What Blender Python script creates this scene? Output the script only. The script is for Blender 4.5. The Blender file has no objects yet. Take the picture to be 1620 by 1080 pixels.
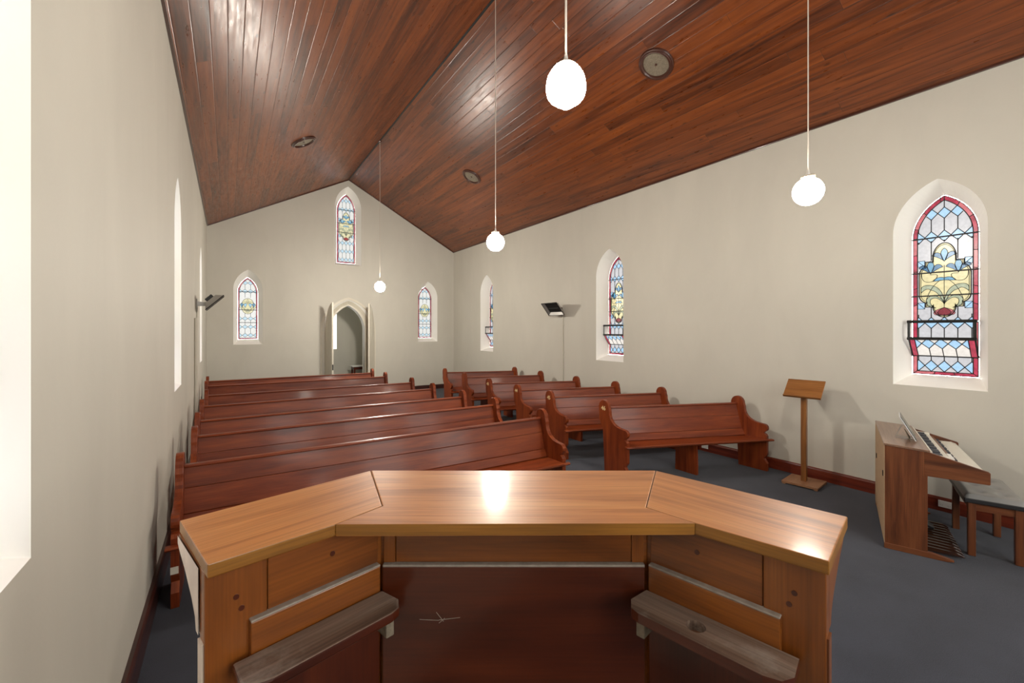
import bpy, bmesh, math, random
from mathutils import Vector, Matrix
from mathutils.geometry import tessellate_polygon
random.seed(7)
S = bpy.context.scene
COL = S.collection
PI = math.pi
V = Vector

# ------------------------------------------------------------------ materials
def _new(name):
    m = bpy.data.materials.new(name); m.use_nodes = True
    nt = m.node_tree
    return m, nt, nt.nodes['Principled BSDF']

def N(nt, t, **kw):
    n = nt.nodes.new(t)
    for k, v in kw.items():
        if k in n.inputs: n.inputs[k].default_value = v
        else: setattr(n, k, v)
    return n

def ramp(nt, stops):
    r = nt.nodes.new('ShaderNodeValToRGB')
    e = r.color_ramp.elements
    while len(e) < len(stops): e.new(.5)
    for i, (p, c) in enumerate(stops):
        e[i].position = p; e[i].color = (*c, 1) if len(c) == 3 else c
    return r

def math_(nt, op, a, b=None, c=None):
    n = nt.nodes.new('ShaderNodeMath'); n.operation = op
    for i, x in enumerate((a, b, c)):
        if x is None: continue
        if isinstance(x, (int, float)): n.inputs[i].default_value = x
        else: nt.links.new(x, n.inputs[i])
    return n.outputs[0]

def plain(name, col, rough=.5, metal=0, coat=0, emit=None, estr=0, bump=0, bscale=40, var=0, spec=.5):
    m, nt, b = _new(name)
    b.inputs['Base Color'].default_value = (*col, 1)
    b.inputs['Roughness'].default_value = rough
    b.inputs['Metallic'].default_value = metal
    b.inputs['Coat Weight'].default_value = coat
    b.inputs['Specular IOR Level'].default_value = spec
    tc = N(nt, 'ShaderNodeTexCoord')
    if emit:
        b.inputs['Emission Color'].default_value = (*emit, 1)
        b.inputs['Emission Strength'].default_value = estr
    if bump or var:
        no = N(nt, 'ShaderNodeTexNoise', Scale=bscale, Detail=4)
        nt.links.new(tc.outputs['Object'], no.inputs['Vector'])
        if bump:
            bp = N(nt, 'ShaderNodeBump', Strength=bump, Distance=.01)
            nt.links.new(no.outputs['Fac'], bp.inputs['Height'])
            nt.links.new(bp.outputs['Normal'], b.inputs['Normal'])
        if var:
            r = ramp(nt, [(.25, tuple(c*(1-var) for c in col)), (.75, tuple(min(1, c*(1+var)) for c in col))])
            nt.links.new(no.outputs['Fac'], r.inputs['Fac'])
            nt.links.new(r.outputs['Color'], b.inputs['Base Color'])
    return m

def wood(name, dark, mid, light, rough=.35, coat=.4, crough=.12, across=13, along=1.1, dirt=None, bump=.05, fine=.35, spec=.5):
    m, nt, b = _new(name)
    L = nt.links.new
    uv = N(nt, 'ShaderNodeUVMap')
    mp = N(nt, 'ShaderNodeMapping'); mp.inputs['Scale'].default_value = (along, across, 1)
    L(uv.outputs['UV'], mp.inputs['Vector'])
    n1 = N(nt, 'ShaderNodeTexNoise', Scale=1.0, Detail=5, Roughness=.55, Distortion=.6)
    L(mp.outputs['Vector'], n1.inputs['Vector'])
    r = ramp(nt, [(.3, dark), (.5, mid), (.72, light)])
    L(n1.outputs['Fac'], r.inputs['Fac'])
    mp2 = N(nt, 'ShaderNodeMapping'); mp2.inputs['Scale'].default_value = (4, 170, 1)
    L(uv.outputs['UV'], mp2.inputs['Vector'])
    n2 = N(nt, 'ShaderNodeTexNoise', Scale=1.0, Detail=3)
    L(mp2.outputs['Vector'], n2.inputs['Vector'])
    r2 = ramp(nt, [(.3, (1-fine,)*3), (.65, (1.0,)*3)])
    L(n2.outputs['Fac'], r2.inputs['Fac'])
    mx = N(nt, 'ShaderNodeMix', data_type='RGBA', blend_type='MULTIPLY'); mx.inputs[0].default_value = 1
    L(r.outputs['Color'], mx.inputs[6]); L(r2.outputs['Color'], mx.inputs[7])
    out = mx.outputs[2]
    if dirt:
        n3 = N(nt, 'ShaderNodeTexNoise', Scale=7, Detail=6, Roughness=.7)
        tc = N(nt, 'ShaderNodeTexCoord'); L(tc.outputs['Object'], n3.inputs['Vector'])
        r3 = ramp(nt, [(dirt[1], (0, 0, 0)), (dirt[2], (1, 1, 1))]); L(n3.outputs['Fac'], r3.inputs['Fac'])
        m2 = N(nt, 'ShaderNodeMix', data_type='RGBA'); L(r3.outputs['Color'], m2.inputs[0])
        L(out, m2.inputs[6]); m2.inputs[7].default_value = (*dirt[0], 1); out = m2.outputs[2]
    L(out, b.inputs['Base Color'])
    b.inputs['Roughness'].default_value = rough; b.inputs['Specular IOR Level'].default_value = spec
    b.inputs['Coat Weight'].default_value = coat
    b.inputs['Coat Roughness'].default_value = crough
    bp = N(nt, 'ShaderNodeBump', Strength=bump, Distance=.004)
    L(n1.outputs['Fac'], bp.inputs['Height']); L(bp.outputs['Normal'], b.inputs['Normal'])
    return m

def ceiling_wood(name, BW=.158):
    m, nt, b = _new(name)
    L = nt.links.new
    uv = N(nt, 'ShaderNodeUVMap'); sp = N(nt, 'ShaderNodeSeparateXYZ')
    L(uv.outputs['UV'], sp.inputs[0])
    u, v = sp.outputs[0], sp.outputs[1]
    bi = math_(nt, 'FLOOR', math_(nt, 'DIVIDE', v, BW))
    fr = math_(nt, 'FRACT', math_(nt, 'DIVIDE', v, BW))
    w1 = N(nt, 'ShaderNodeTexWhiteNoise', noise_dimensions='1D'); L(bi, w1.inputs['W'])
    us = math_(nt, 'ADD', math_(nt, 'DIVIDE', u, 3.3), math_(nt, 'MULTIPLY', w1.outputs['Value'], 7.3))
    si = math_(nt, 'FLOOR', us); sf = math_(nt, 'FRACT', us)
    cb = N(nt, 'ShaderNodeCombineXYZ'); L(bi, cb.inputs[0]); L(si, cb.inputs[1])
    w2 = N(nt, 'ShaderNodeTexWhiteNoise', noise_dimensions='2D'); L(cb.outputs[0], w2.inputs['Vector'])
    # grain coordinates shifted per board
    cu = math_(nt, 'ADD', u, math_(nt, 'MULTIPLY', w2.outputs['Value'], 37.0))
    cg = N(nt, 'ShaderNodeCombineXYZ'); L(math_(nt, 'MULTIPLY', cu, .9), cg.inputs[0]); L(math_(nt, 'MULTIPLY', v, 16), cg.inputs[1])
    n1 = N(nt, 'ShaderNodeTexNoise', Scale=1, Detail=6, Roughness=.6, Distortion=.5); L(cg.outputs[0], n1.inputs['Vector'])
    tone = math_(nt, 'ADD', math_(nt, 'MULTIPLY', n1.outputs['Fac'], .75), math_(nt, 'MULTIPLY', w2.outputs['Value'], .18))
    r = ramp(nt, [(.28, CEIL[0]), (.5, CEIL[1]), (.78, CEIL[2])]); L(tone, r.inputs['Fac'])
    # knots
    vo = N(nt, 'ShaderNodeTexVoronoi', Scale=1.0)
    ck = N(nt, 'ShaderNodeCombineXYZ'); L(math_(nt, 'MULTIPLY', cu, 2.6), ck.inputs[0]); L(math_(nt, 'MULTIPLY', v, 7.0), ck.inputs[1])
    L(ck.outputs[0], vo.inputs['Vector'])
    kr = ramp(nt, [(.05, (.28,)*3), (.13, (1,)*3)]); L(vo.outputs['Distance'], kr.inputs['Fac'])
    mk = N(nt, 'ShaderNodeMix', data_type='RGBA', blend_type='MULTIPLY'); mk.inputs[0].default_value = .8
    L(r.outputs['Color'], mk.inputs[6]); L(kr.outputs['Color'], mk.inputs[7])
    # grooves and butt joints
    ed = math_(nt, 'ABSOLUTE', math_(nt, 'SUBTRACT', fr, .5))
    g1 = math_(nt, 'SMOOTH_MIN', 1.0, math_(nt, 'MULTIPLY', math_(nt, 'SUBTRACT', .5, ed), 22.0), .1)
    e2 = math_(nt, 'ABSOLUTE', math_(nt, 'SUBTRACT', sf, .5))
    g2 = math_(nt, 'MINIMUM', 1.0, math_(nt, 'MULTIPLY', math_(nt, 'SUBTRACT', .5, e2), 700.0))
    g = math_(nt, 'MINIMUM', g1, g2)
    gr = ramp(nt, [(0, (.12,)*3), (.55, (1,)*3)]); L(g, gr.inputs['Fac'])
    mg = N(nt, 'ShaderNodeMix', data_type='RGBA', blend_type='MULTIPLY'); mg.inputs[0].default_value = 1
    L(mk.outputs[2], mg.inputs[6]); L(gr.outputs['Color'], mg.inputs[7])
    L(mg.outputs[2], b.inputs['Base Color'])
    n3 = N(nt, 'ShaderNodeTexNoise', Scale=3.5, Detail=5, Roughness=.65); cc = N(nt, 'ShaderNodeCombineXYZ')
    L(u, cc.inputs[0]); L(math_(nt, 'MULTIPLY', v, 5.0), cc.inputs[1]); L(cc.outputs[0], n3.inputs['Vector'])
    rr = ramp(nt, [(.3, (.25,)*3), (.7, (.42,)*3)]); L(n3.outputs['Fac'], rr.inputs['Fac'])
    L(rr.outputs['Color'], b.inputs['Roughness'])
    b.inputs['Specular IOR Level'].default_value = .6
    hh = math_(nt, 'ADD', math_(nt, 'MULTIPLY', g, .42), math_(nt, 'MULTIPLY', n3.outputs['Fac'], .22))
    bp = N(nt, 'ShaderNodeBump', Strength=.5, Distance=.006); L(hh, bp.inputs['Height'])
    L(bp.outputs['Normal'], b.inputs['Normal'])
    return m

def wall_paint(name, col, mott=.05):
    m, nt, b = _new(name); L = nt.links.new
    tc = N(nt, 'ShaderNodeTexCoord')
    mp = N(nt, 'ShaderNodeMapping'); mp.inputs['Scale'].default_value = (1, 1, .45); L(tc.outputs['Object'], mp.inputs['Vector'])
    n1 = N(nt, 'ShaderNodeTexNoise', Scale=1.3, Detail=6, Roughness=.6, Distortion=.4); L(mp.outputs['Vector'], n1.inputs['Vector'])
    r = ramp(nt, [(.3, tuple(c*(1-mott) for c in col)), (.7, tuple(min(.95, c*(1+mott*.6)) for c in col))])
    L(n1.outputs['Fac'], r.inputs['Fac']); L(r.outputs['Color'], b.inputs['Base Color'])
    b.inputs['Roughness'].default_value = .6
    b.inputs['Specular IOR Level'].default_value = .25
    n2 = N(nt, 'ShaderNodeTexNoise', Scale=60, Detail=3); L(tc.outputs['Object'], n2.inputs['Vector'])
    bp = N(nt, 'ShaderNodeBump', Strength=.12, Distance=.004); L(n2.outputs['Fac'], bp.inputs['Height']); L(bp.outputs['Normal'], b.inputs['Normal'])
    return m

def carpet(name):
    m, nt, b = _new(name); L = nt.links.new
    tc = N(nt, 'ShaderNodeTexCoord')
    n1 = N(nt, 'ShaderNodeTexNoise', Scale=260, Detail=2); L(tc.outputs['Object'], n1.inputs['Vector'])
    n2 = N(nt, 'ShaderNodeTexNoise', Scale=3, Detail=4); L(tc.outputs['Object'], n2.inputs['Vector'])
    t = math_(nt, 'ADD', math_(nt, 'MULTIPLY', n1.outputs['Fac'], .75), math_(nt, 'MULTIPLY', n2.outputs['Fac'], .25))
    r = ramp(nt, [(.32, (.014, .0165, .025)), (.66, (.056, .064, .092))]); L(t, r.inputs['Fac'])
    L(r.outputs['Color'], b.inputs['Base Color'])
    b.inputs['Roughness'].default_value = .95
    b.inputs['Specular IOR Level'].default_value = .15
    b.inputs['Sheen Weight'].default_value = .15
    bp = N(nt, 'ShaderNodeBump', Strength=.5, Distance=.006); L(n1.outputs['Fac'], bp.inputs['Height']); L(bp.outputs['Normal'], b.inputs['Normal'])
    return m

def lit_glass(name, col, strength, var=.12, scale=30):
    """leaded glass with the daylight behind it"""
    m, nt, b = _new(name); L = nt.links.new
    tc = N(nt, 'ShaderNodeTexCoord')
    n1 = N(nt, 'ShaderNodeTexNoise', Scale=scale, Detail=5, Roughness=.6); L(tc.outputs['Object'], n1.inputs['Vector'])
    r = ramp(nt, [(.3, tuple(c*(1-var) for c in col)), (.7, tuple(min(1, c*(1+var)) for c in col))])
    L(n1.outputs['Fac'], r.inputs['Fac'])
    b.inputs['Base Color'].default_value = (*[c*.12 for c in col], 1)
    L(r.outputs['Color'], b.inputs['Emission Color'])
    b.inputs['Emission Strength'].default_value = strength
    b.inputs['Roughness'].default_value = .25
    return m

GS = .31
CEIL = ((.048, .0120, .0040), (.178, .0435, .0092), (.30, .080, .0155))
M = dict(
    wall=wall_paint('wall_paint', (.60, .58, .513)),
    reveal=wall_paint('reveal_paint', (.93, .92, .87), .015),
    carpet=carpet('navy_carpet'),
    ceil=ceiling_wood('ceiling_boards'),
    pew=wood('pew_mahogany', (.135, .0215, .0055), (.225, .040, .0088), (.30, .062, .0135), rough=.38, coat=.14, crough=.12, across=11, bump=.04, spec=.3),
    pewdark=wood('pew_mahogany_dark', (.060, .0095, .0034), (.135, .0205, .006), (.19, .033, .009), rough=.38, coat=.14, crough=.12, spec=.3),
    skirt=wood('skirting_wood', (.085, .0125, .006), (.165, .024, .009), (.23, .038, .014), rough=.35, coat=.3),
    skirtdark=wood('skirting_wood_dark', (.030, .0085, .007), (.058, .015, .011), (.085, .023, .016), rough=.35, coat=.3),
    ptop=wood('pulpit_top_wood', (.31, .105, .024), (.53, .205, .055), (.63, .285, .09), rough=.40, coat=.24, crough=.13, across=17, along=1.4, fine=.28),
    pedge=wood('pulpit_edge_wood', (.15, .055, .006), (.27, .108, .013), (.36, .16, .024), rough=.4, coat=.2, across=17, fine=.28),
    pbody=wood('pulpit_body_wood', (.10, .027, .004), (.22, .062, .0075), (.31, .096, .013), rough=.35, coat=.4, across=9, fine=.25),
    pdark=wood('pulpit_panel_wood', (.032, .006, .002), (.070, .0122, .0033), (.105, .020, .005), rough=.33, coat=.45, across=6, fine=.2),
    pold=wood('pulpit_shelf_wood', (.075, .040, .024), (.20, .130, .092), (.31, .24, .19), rough=.6, coat=.0, across=20, fine=.4, dirt=((.33, .29, .25), .52, .80)),
    pale=plain('window_glare_wood', (.55, .45, .36), .6, var=.12, bscale=20),  # brown wood painted pale to stand for window glare
    dust=plain('dusty_edge', (.30, .26, .22), .8, var=.2, bscale=60),
    oak=wood('lectern_wood', (.17, .060, .014), (.29, .112, .026), (.36, .15, .042), rough=.35, coat=.3, across=10),
    oakpale=wood('lectern_base_wood', (.27, .125, .058), (.36, .18, .09), (.43, .23, .12), rough=.45, coat=.1, across=10),
    organ=wood('organ_veneer', (.070, .019, .006), (.165, .048, .0145), (.235, .080, .027), rough=.4, coat=.15, across=14, along=1.0, fine=.3),
    organtop=wood('organ_top_veneer', (.19, .10, .065), (.27, .155, .10), (.33, .20, .14), rough=.3, coat=.3, across=14),
    organback=plain('organ_back_board', (.40, .27, .16), .7, var=.12, bscale=15),
    ivory=plain('ivory_plastic', (.72, .69, .60), .35),
    black=plain('black_plastic', (.012, .012, .014), .35),
    keyb=plain('black_key_plastic', (.03, .033, .045), .4),
    blackmetal=plain('black_metal', (.015, .016, .016), .45, metal=.3),
    lead=plain('lead_came', (.02, .021, .022), .55, metal=.2),
    leather=plain('vinyl_with_glare', (.23, .23, .225), .33, bump=.12, bscale=160, coat=.3),  # black vinyl greyed, its satin glare mixed into the colour
    leatherside=plain('black_vinyl_piping', (.02, .02, .022), .4),
    steel=plain('grey_metal', (.42, .41, .39), .45, metal=.6),
    alu=plain('reflector_metal', (.36, .35, .33), .4, metal=.5),
    greypaint=plain('grey_painted_metal', (.30, .285, .25), .5),
    creamtube=plain('painted_conduit', (.58, .55, .47), .5),
    white=plain('white_plastic', (.75, .74, .70), .4),
    cord=plain('white_cord', (.72, .66, .58), .5),
    brass=plain('pale_brass', (.62, .52, .38), .35, metal=.5),
    vent=plain('vent_grille', (.19, .155, .11), .7, var=.3, bscale=60, bump=.4),
    ventrim=wood('vent_rim_wood', (.04, .014, .010), (.075, .026, .017), (.11, .042, .026), rough=.3, coat=.4),
    gold=plain('gold_paint', (.80, .60, .30), .45),
    door=plain('cream_door_paint', (.68, .64, .54), .45, var=.05, bscale=6),
    screen=plain('tablet_screen', (.01, .01, .012), .15),
    silver=plain('silver_case', (.60, .60, .60), .35, metal=.4),
    gclear=lit_glass('clear_cathedral_glass', (.60, .60, .62), GS),
    gpeach=lit_glass('peach_cathedral_glass', (.84, .79, .73), GS),
    gblue=lit_glass('pale_blue_glass', (.42, .66, .90), GS),
    gflower=lit_glass('blue_flower_glass', (.05, .19, .36), GS, .3),
    gyellow=lit_glass('amber_glass', (.78, .69, .38), GS, .16),
    ggreen=lit_glass('green_leaf_glass', (.42, .47, .33), GS, .2),
    gred=lit_glass('ruby_glass', (.45, .045, .085), GS, .45, 14),
    gpink=lit_glass('rose_glass', (.62, .17, .19), GS, .3, 14),
    gburg=lit_glass('burgundy_glass', (.22, .025, .04), GS, .3),
    edge=lit_glass('clear_edge_glass', (1.0, .99, .95), 9, .02),
    back_fill=lit_glass('back_fill_pane', (1.0, .97, .92), 2.6, .03),  # glow of the unseen back windows, added as frontal fill
)

# ------------------------------------------------------------------ mesh builder
class MB:
    def __init__(s):
        s.v = []; s.f = []; s.uv = []; s.mi = []
    def face(s, pts, mi=0, g=V((1, 0, 0)), off=(0, 0)):
        pts = [V(p) for p in pts]
        i0 = len(s.v); s.v += pts; s.f.append(list(range(i0, i0+len(pts)))); s.mi.append(mi)
        s._uv(pts, g, off)
    def _uv(s, pts, g, off):
        n = V((0, 0, 0))
        for i in range(len(pts)):
            a, b = pts[i], pts[(i+1) % len(pts)]
            n += V(((a.y-b.y)*(a.z+b.z), (a.z-b.z)*(a.x+b.x), (a.x-b.x)*(a.y+b.y)))
        if n.length > 1e-12: n.normalize()
        else: n = V((0, 0, 1))
        g = V(g).normalized()
        if abs(n.dot(g)) > .8:
            g = n.orthogonal().normalized()
        h = n.cross(g)
        s.uv.append([(p.dot(g)+off[0], p.dot(h)+off[1]) for p in pts])
    def add(s, verts, faces, mi=0, g=(1, 0, 0), off=None):
        off = off or (random.uniform(0, 50), random.uniform(0, 50))
        i0 = len(s.v); verts = [V(p) for p in verts]; s.v += verts
        for f in faces:
            s.f.append([i0+i for i in f]); s.mi.append(mi)
            s._uv([verts[i] for i in f], g, off)
    def box(s, c, size, R=None, mi=0, g=None):
        sx, sy, sz = size[0]/2, size[1]/2, size[2]/2
        R = R or Matrix.Identity(3); c = V(c)
        vs = [c + R @ V((x*sx, y*sy, z*sz)) for x in (-1, 1) for y in (-1, 1) for z in (-1, 1)]
        if g is None:
            k = max(range(3), key=lambda i: size[i]); g = R @ V([1 if i == k else 0 for i in range(3)])
        s.add(vs, [(0, 1, 3, 2), (4, 6, 7, 5), (0, 4, 5, 1), (2, 3, 7, 6), (0, 2, 6, 4), (1, 5, 7, 3)], mi, g)
        return s
    def prism(s, poly, fn, t0, t1, mi=0, g=(1, 0, 0), cap=True):
        """poly: 2D outline; fn(a, b, t) -> 3D point"""
        n = len(poly)
        vs = [fn(a, b, t0) for a, b in poly] + [fn(a, b, t1) for a, b in poly]
        fs = [(i, (i+1) % n, n+(i+1) % n, n+i) for i in range(n)]
        off = (random.uniform(0, 50), random.uniform(0, 50))
        s.add(vs, fs, mi, g, off)
        if cap:
            tr = tessellate_polygon([[V((a, b, 0)) for a, b in poly]])
            s.add(vs, [tuple(reversed(t)) for t in tr] + [tuple(n+i for i in t) for t in tr], mi, g, off)
        return s
    def tube(s, pts, r, n=8, mi=0, cap=True):
        pts = [V(p) for p in pts]; vs = []; fs = []
        for i, p in enumerate(pts):
            d = (pts[min(i+1, len(pts)-1)] - pts[max(i-1, 0)]).normalized()
            a = d.orthogonal().normalized() if i == 0 else (a - d*a.dot(d)).normalized()
            b = d.cross(a); rr = r[i] if isinstance(r, (list, tuple)) else r
            vs += [p + (a*math.cos(2*PI*k/n) + b*math.sin(2*PI*k/n))*rr for k in range(n)]
        for i in range(len(pts)-1):
            for k in range(n):
                fs.append((i*n+k, i*n+(k+1) % n, (i+1)*n+(k+1) % n, (i+1)*n+k))
        if cap:
            fs.append(tuple(reversed(range(n)))); fs.append(tuple(range((len(pts)-1)*n, len(pts)*n)))
        s.add(vs, fs, mi, pts[-1]-pts[0]); return s
    def lathe(s, prof, c=(0, 0, 0), n=32, mi=0, R=None):
        R = R or Matrix.Identity(3); c = V(c); vs = []; fs = []
        for r, z in prof:
            vs += [c + R @ V((max(r, 1e-4)*math.cos(2*PI*k/n), max(r, 1e-4)*math.sin(2*PI*k/n), z)) for k in range(n)]
        for i in range(len(prof)-1):
            for k in range(n):
                fs.append((i*n+k, i*n+(k+1) % n, (i+1)*n+(k+1) % n, (i+1)*n+k))
        s.add(vs, fs, mi, R @ V((0, 0, 1))); return s
    def loft(s, A, B, mi=0, closed=True, g=(0, 0, 1)):
        n = len(A)
        s.add(list(A)+list(B), [(i, (i+1) % n, n+(i+1) % n, n+i) for i in range(n if closed else n-1)], mi, g); return s
    def build(s, name, mats, parent=None, loc=(0, 0, 0), rz=0, bevel=0, seg=2, smooth=False, weld=True, recalc=True):
        me = bpy.data.meshes.new(name)
        me.from_pydata([tuple(p) for p in s.v], [], s.f)
        ul = me.uv_layers.new(name='UVMap'); k = 0
        for uvs in s.uv:
            for q in uvs: ul.data[k].uv = q; k += 1
        for i, p in enumerate(me.polygons): p.material_index = s.mi[i]; p.use_smooth = smooth
        for m in (mats if isinstance(mats, (list, tuple)) else [mats]): me.materials.append(m)
        bm = bmesh.new(); bm.from_mesh(me)
        if weld: bmesh.ops.remove_doubles(bm, verts=bm.verts, dist=1e-5)
        if recalc: bmesh.ops.recalc_face_normals(bm, faces=bm.faces)
        bm.to_mesh(me); bm.free()
        o = bpy.data.objects.new(name, me); COL.objects.link(o)
        o.location = loc; o.rotation_euler = (0, 0, rz)
        if parent: o.parent = parent
        if bevel:
            b = o.modifiers.new('bevel', 'BEVEL'); b.width = bevel; b.segments = seg
            b.limit_method = 'ANGLE'; b.angle_limit = math.radians(40); b.harden_normals = False
        if smooth:
            me.set_sharp_from_angle(angle=math.radians(42))
        return o

def boxobj(name, c, size, m, parent=None, bevel=.004, R=None, g=None):
    return MB().box(c, size, R, g=g).build(name, m, parent, bevel=bevel)

def thing(name, label, cat, loc=(0, 0, 0), rz=0, group=None):
    o = bpy.data.objects.new(name, None); COL.objects.link(o)
    o.location = loc; o.rotation_euler = (0, 0, rz); o.empty_display_size = .1
    return tag(o, label, cat, group)
def tag(o, label, cat, group=None):
    o['label'] = label; o['category'] = cat
    if group: o['group'] = group
    return o
def struct(o):
    o['kind'] = 'structure'; return o
def copy_tree(o, parent=None):
    c = o.copy(); COL.objects.link(c)
    if parent: c.parent = parent
    for ch in list(o.children): copy_tree(ch, c)
    return c

# ------------------------------------------------------------------ room data (metres)
XL, XR, YE, YB = -.463, 6.60, 13.67, -2.6
XM = (XL+XR)/2
ZE, ZR = 4.724, 6.597
SL = (ZR-ZE)/(XR-XM)
REV = .28                      # depth of the window reveals
TH = .36                       # wall thickness

def arch(w, sill, spring, apex, n=14, cx=0):
    h = w/2; rise = apex-spring; R = (rise*rise+h*h)/w
    pts = [(cx-h, sill), (cx+h, sill)]
    cR = h-R; a1 = math.atan2(rise, -cR)
    for i in range(n+1):
        a = a1*i/n; pts.append((cx+cR+R*math.cos(a), spring+R*math.sin(a)))
    cl = -h+R; a0 = math.atan2(rise, -cl)
    for i in range(1, n+1):
        a = a0+(PI-a0)*i/n; pts.append((cx+cl+R*math.cos(a), spring+R*math.sin(a)))
    return pts     # counter-clockwise from bottom left
def arch_half(w, spring, apex, z):
    """half width of the arch at height z"""
    h = w/2
    if z <= spring: return h
    rise = apex-spring; R = (rise*rise+h*h)/w
    q = R*R-(z-spring)**2
    return max(0, (h-R)+math.sqrt(q)) if q > 0 else 0

# window specs: (centre along wall, outer(w,sill,spring,apex), glass(w,sill,spring,apex))
SO = (.765, 1.36, 3.13, 3.69); SG = (.555, 1.475, 3.09, 3.56)
def side(c): return dict(c=c, o=SO, g=SG, kind='full', hop=True)
RIGHT = [side(1.37), side(6.31), side(11.38)]
LEFT = [dict(side(1.372)), dict(side(6.01)), dict(side(10.79))]
END = [dict(c=.455, o=(.68, 1.613, 3.10, 3.643), g=(.478, 1.75, 3.04, 3.463), kind='small', hop=False),
       dict(c=3.055, o=(.775, 3.98, 5.72, 6.38), g=(.555, 4.075, 5.69, 6.215), kind='full', hop=False),
       dict(c=5.635, o=(.69, 1.613, 3.10, 3.643), g=(.49, 1.735, 3.06, 3.49), kind='small', hop=False)]
BACK = [dict(c=c, o=(1.1, 1.5, 4.2-abs(c-XM)*.3, 5.1-abs(c-XM)*.4), g=(.95, 1.55, 4.15-abs(c-XM)*.3, 5.0-abs(c-XM)*.4), kind='plain', hop=False) for c in (XM-1.9, XM, XM+1.9)]
DOORO = (1.5, 0, 1.97, 2.93); DOORI = (1.0, 0, 2.0, 2.755); DCX = 3.07

def wall(name, fn, outline, holes):
    """fn(a, z, depth): a along the wall, depth outwards. holes: list of (outer outline, inner outline, depth of inner)"""
    mb = MB()
    loops = [outline]+[h[0] for h in holes]
    flat = [p for l in loops for p in l]
    tr = tessellate_polygon([[V((a, b, 0)) for a, b in l] for l in loops])
    mb.add([fn(a, b, 0) for a, b in flat], tr, 0)
    loops = [outline]+[h[1] for h in holes]
    flat = [p for l in loops for p in l]
    tr = tessellate_polygon([[V((a, b, 0)) for a, b in l] for l in loops])
    mb.add([fn(a, b, TH) for a, b in flat], tr, 0)
    mb.loft([fn(a, b, 0) for a, b in outline], [fn(a, b, TH) for a, b in outline], 0)
    for o, i, dp in holes:
        mb.loft([fn(a, b, 0) for a, b in o], [fn(a, b, dp) for a, b in i], 1)
        mb.loft([fn(a, b, dp) for a, b in i], [fn(a, b, TH) for a, b in i], 1)
    return struct(mb.build(name, [M['wall'], M['reveal']], weld=True))

def wh(w): return (arch(*w['o'], cx=w['c']), arch(*w['g'], cx=w['c']), REV)
fR = lambda a, z, d: V((XR+d, a, z))
fL = lambda a, z, d: V((XL-d, a, z))
fE = lambda a, z, d: V((a, YE+d, z))
fB = lambda a, z, d: V((a, YB-d, z))
rect = lambda y0, y1: [(y0, -.05), (y1, -.05), (y1, ZE+.03), (y0, ZE+.03)]
wall('wall_right', fR, rect(YB-TH, YE+TH), [wh(w) for w in RIGHT])
wall('wall_left', fL, rect(YB-TH, YE+TH), [wh(w) for w in LEFT])
gable = [(XL, -.05), (XR, -.05), (XR, ZE+.02), (XM, ZR+.02), (XL, ZE+.02)]
do = arch(*DOORO, cx=DCX); di = arch(*DOORI, cx=DCX)
wall('wall_end', fE, gable, [wh(w) for w in END]+[(do, di, .16)])
wall('wall_back', fB, gable, [wh(w) for w in BACK])

fl = MB().box((XM, (YB+16.4)/2, -.05), (XR-XL+.4, 16.4-YB+.2, .1)).build('floor', M['carpet']); struct(fl)

# ceiling: two boarded slopes
slope_len = math.hypot(XR-XM, ZR-ZE)
def ceil_side(name, xe):
    mb = MB(); sgn = 1 if xe > XM else -1
    ex = .10
    P = [V((xe+sgn*ex, YB-.3, ZE-ex*SL)), V((xe+sgn*ex, YE+.3, ZE-ex*SL)), V((XM, YE+.3, ZR)), V((XM, YB-.3, ZR))]
    up = V((0, 0, .08))
    vs = P+[p+up for p in P]
    i0 = 0; mb.v = vs
    mb.f = [[0, 1, 2, 3], [7, 6, 5, 4], [0, 4, 5, 1], [1, 5, 6, 2], [2, 6, 7, 3], [3, 7, 4, 0]]
    mb.mi = [0]*6
    for f in mb.f:
        mb.uv.append([(vs[i].y, math.hypot(vs[i].x-xe-sgn*ex, vs[i].z-ZE+ex*SL)+(20.0 if sgn > 0 else 3.0)) for i in f])
    return struct(mb.build(name, M['ceil'], weld=False, recalc=False))
ceil_side('ceiling_left', XL); ceil_side('ceiling_right', XR)
# dark cover strips where the boards meet the walls
ang = math.atan(SL)
def trim_obj(i, p0, p1, sec, m=None):
    mb = MB(); d = (V(p1)-V(p0)); L = d.length; d.normalize()
    up = V((0, 0, 1)); x = d.cross(up).normalized(); z = x.cross(d)
    R = Matrix((x, d, z)).transposed()
    mb.box((V(p0)+V(p1))/2, (sec[0], L, sec[1]), R)
    return struct(mb.build('trim_%d' % i, m or M['ventrim'], bevel=.004))
trim_obj(1, (XL+.012, YE-.015, ZE-.002), (XM, YE-.015, ZR-.012), (.03, .028))
trim_obj(2, (XM, YE-.015, ZR-.012), (XR-.012, YE-.015, ZE-.002), (.03, .028))
trim_obj(3, (XR-.014, YB, ZE+.002), (XR-.014, YE, ZE+.002), (.028, .032))
trim_obj(4, (XL+.014, YB, ZE+.002), (XL+.014, YE, ZE+.002), (.028, .032))
trim_obj(5, (XM, YB, ZR-.006), (XM, YE, ZR-.006), (.035, .018), M['blackmetal'])
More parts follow.
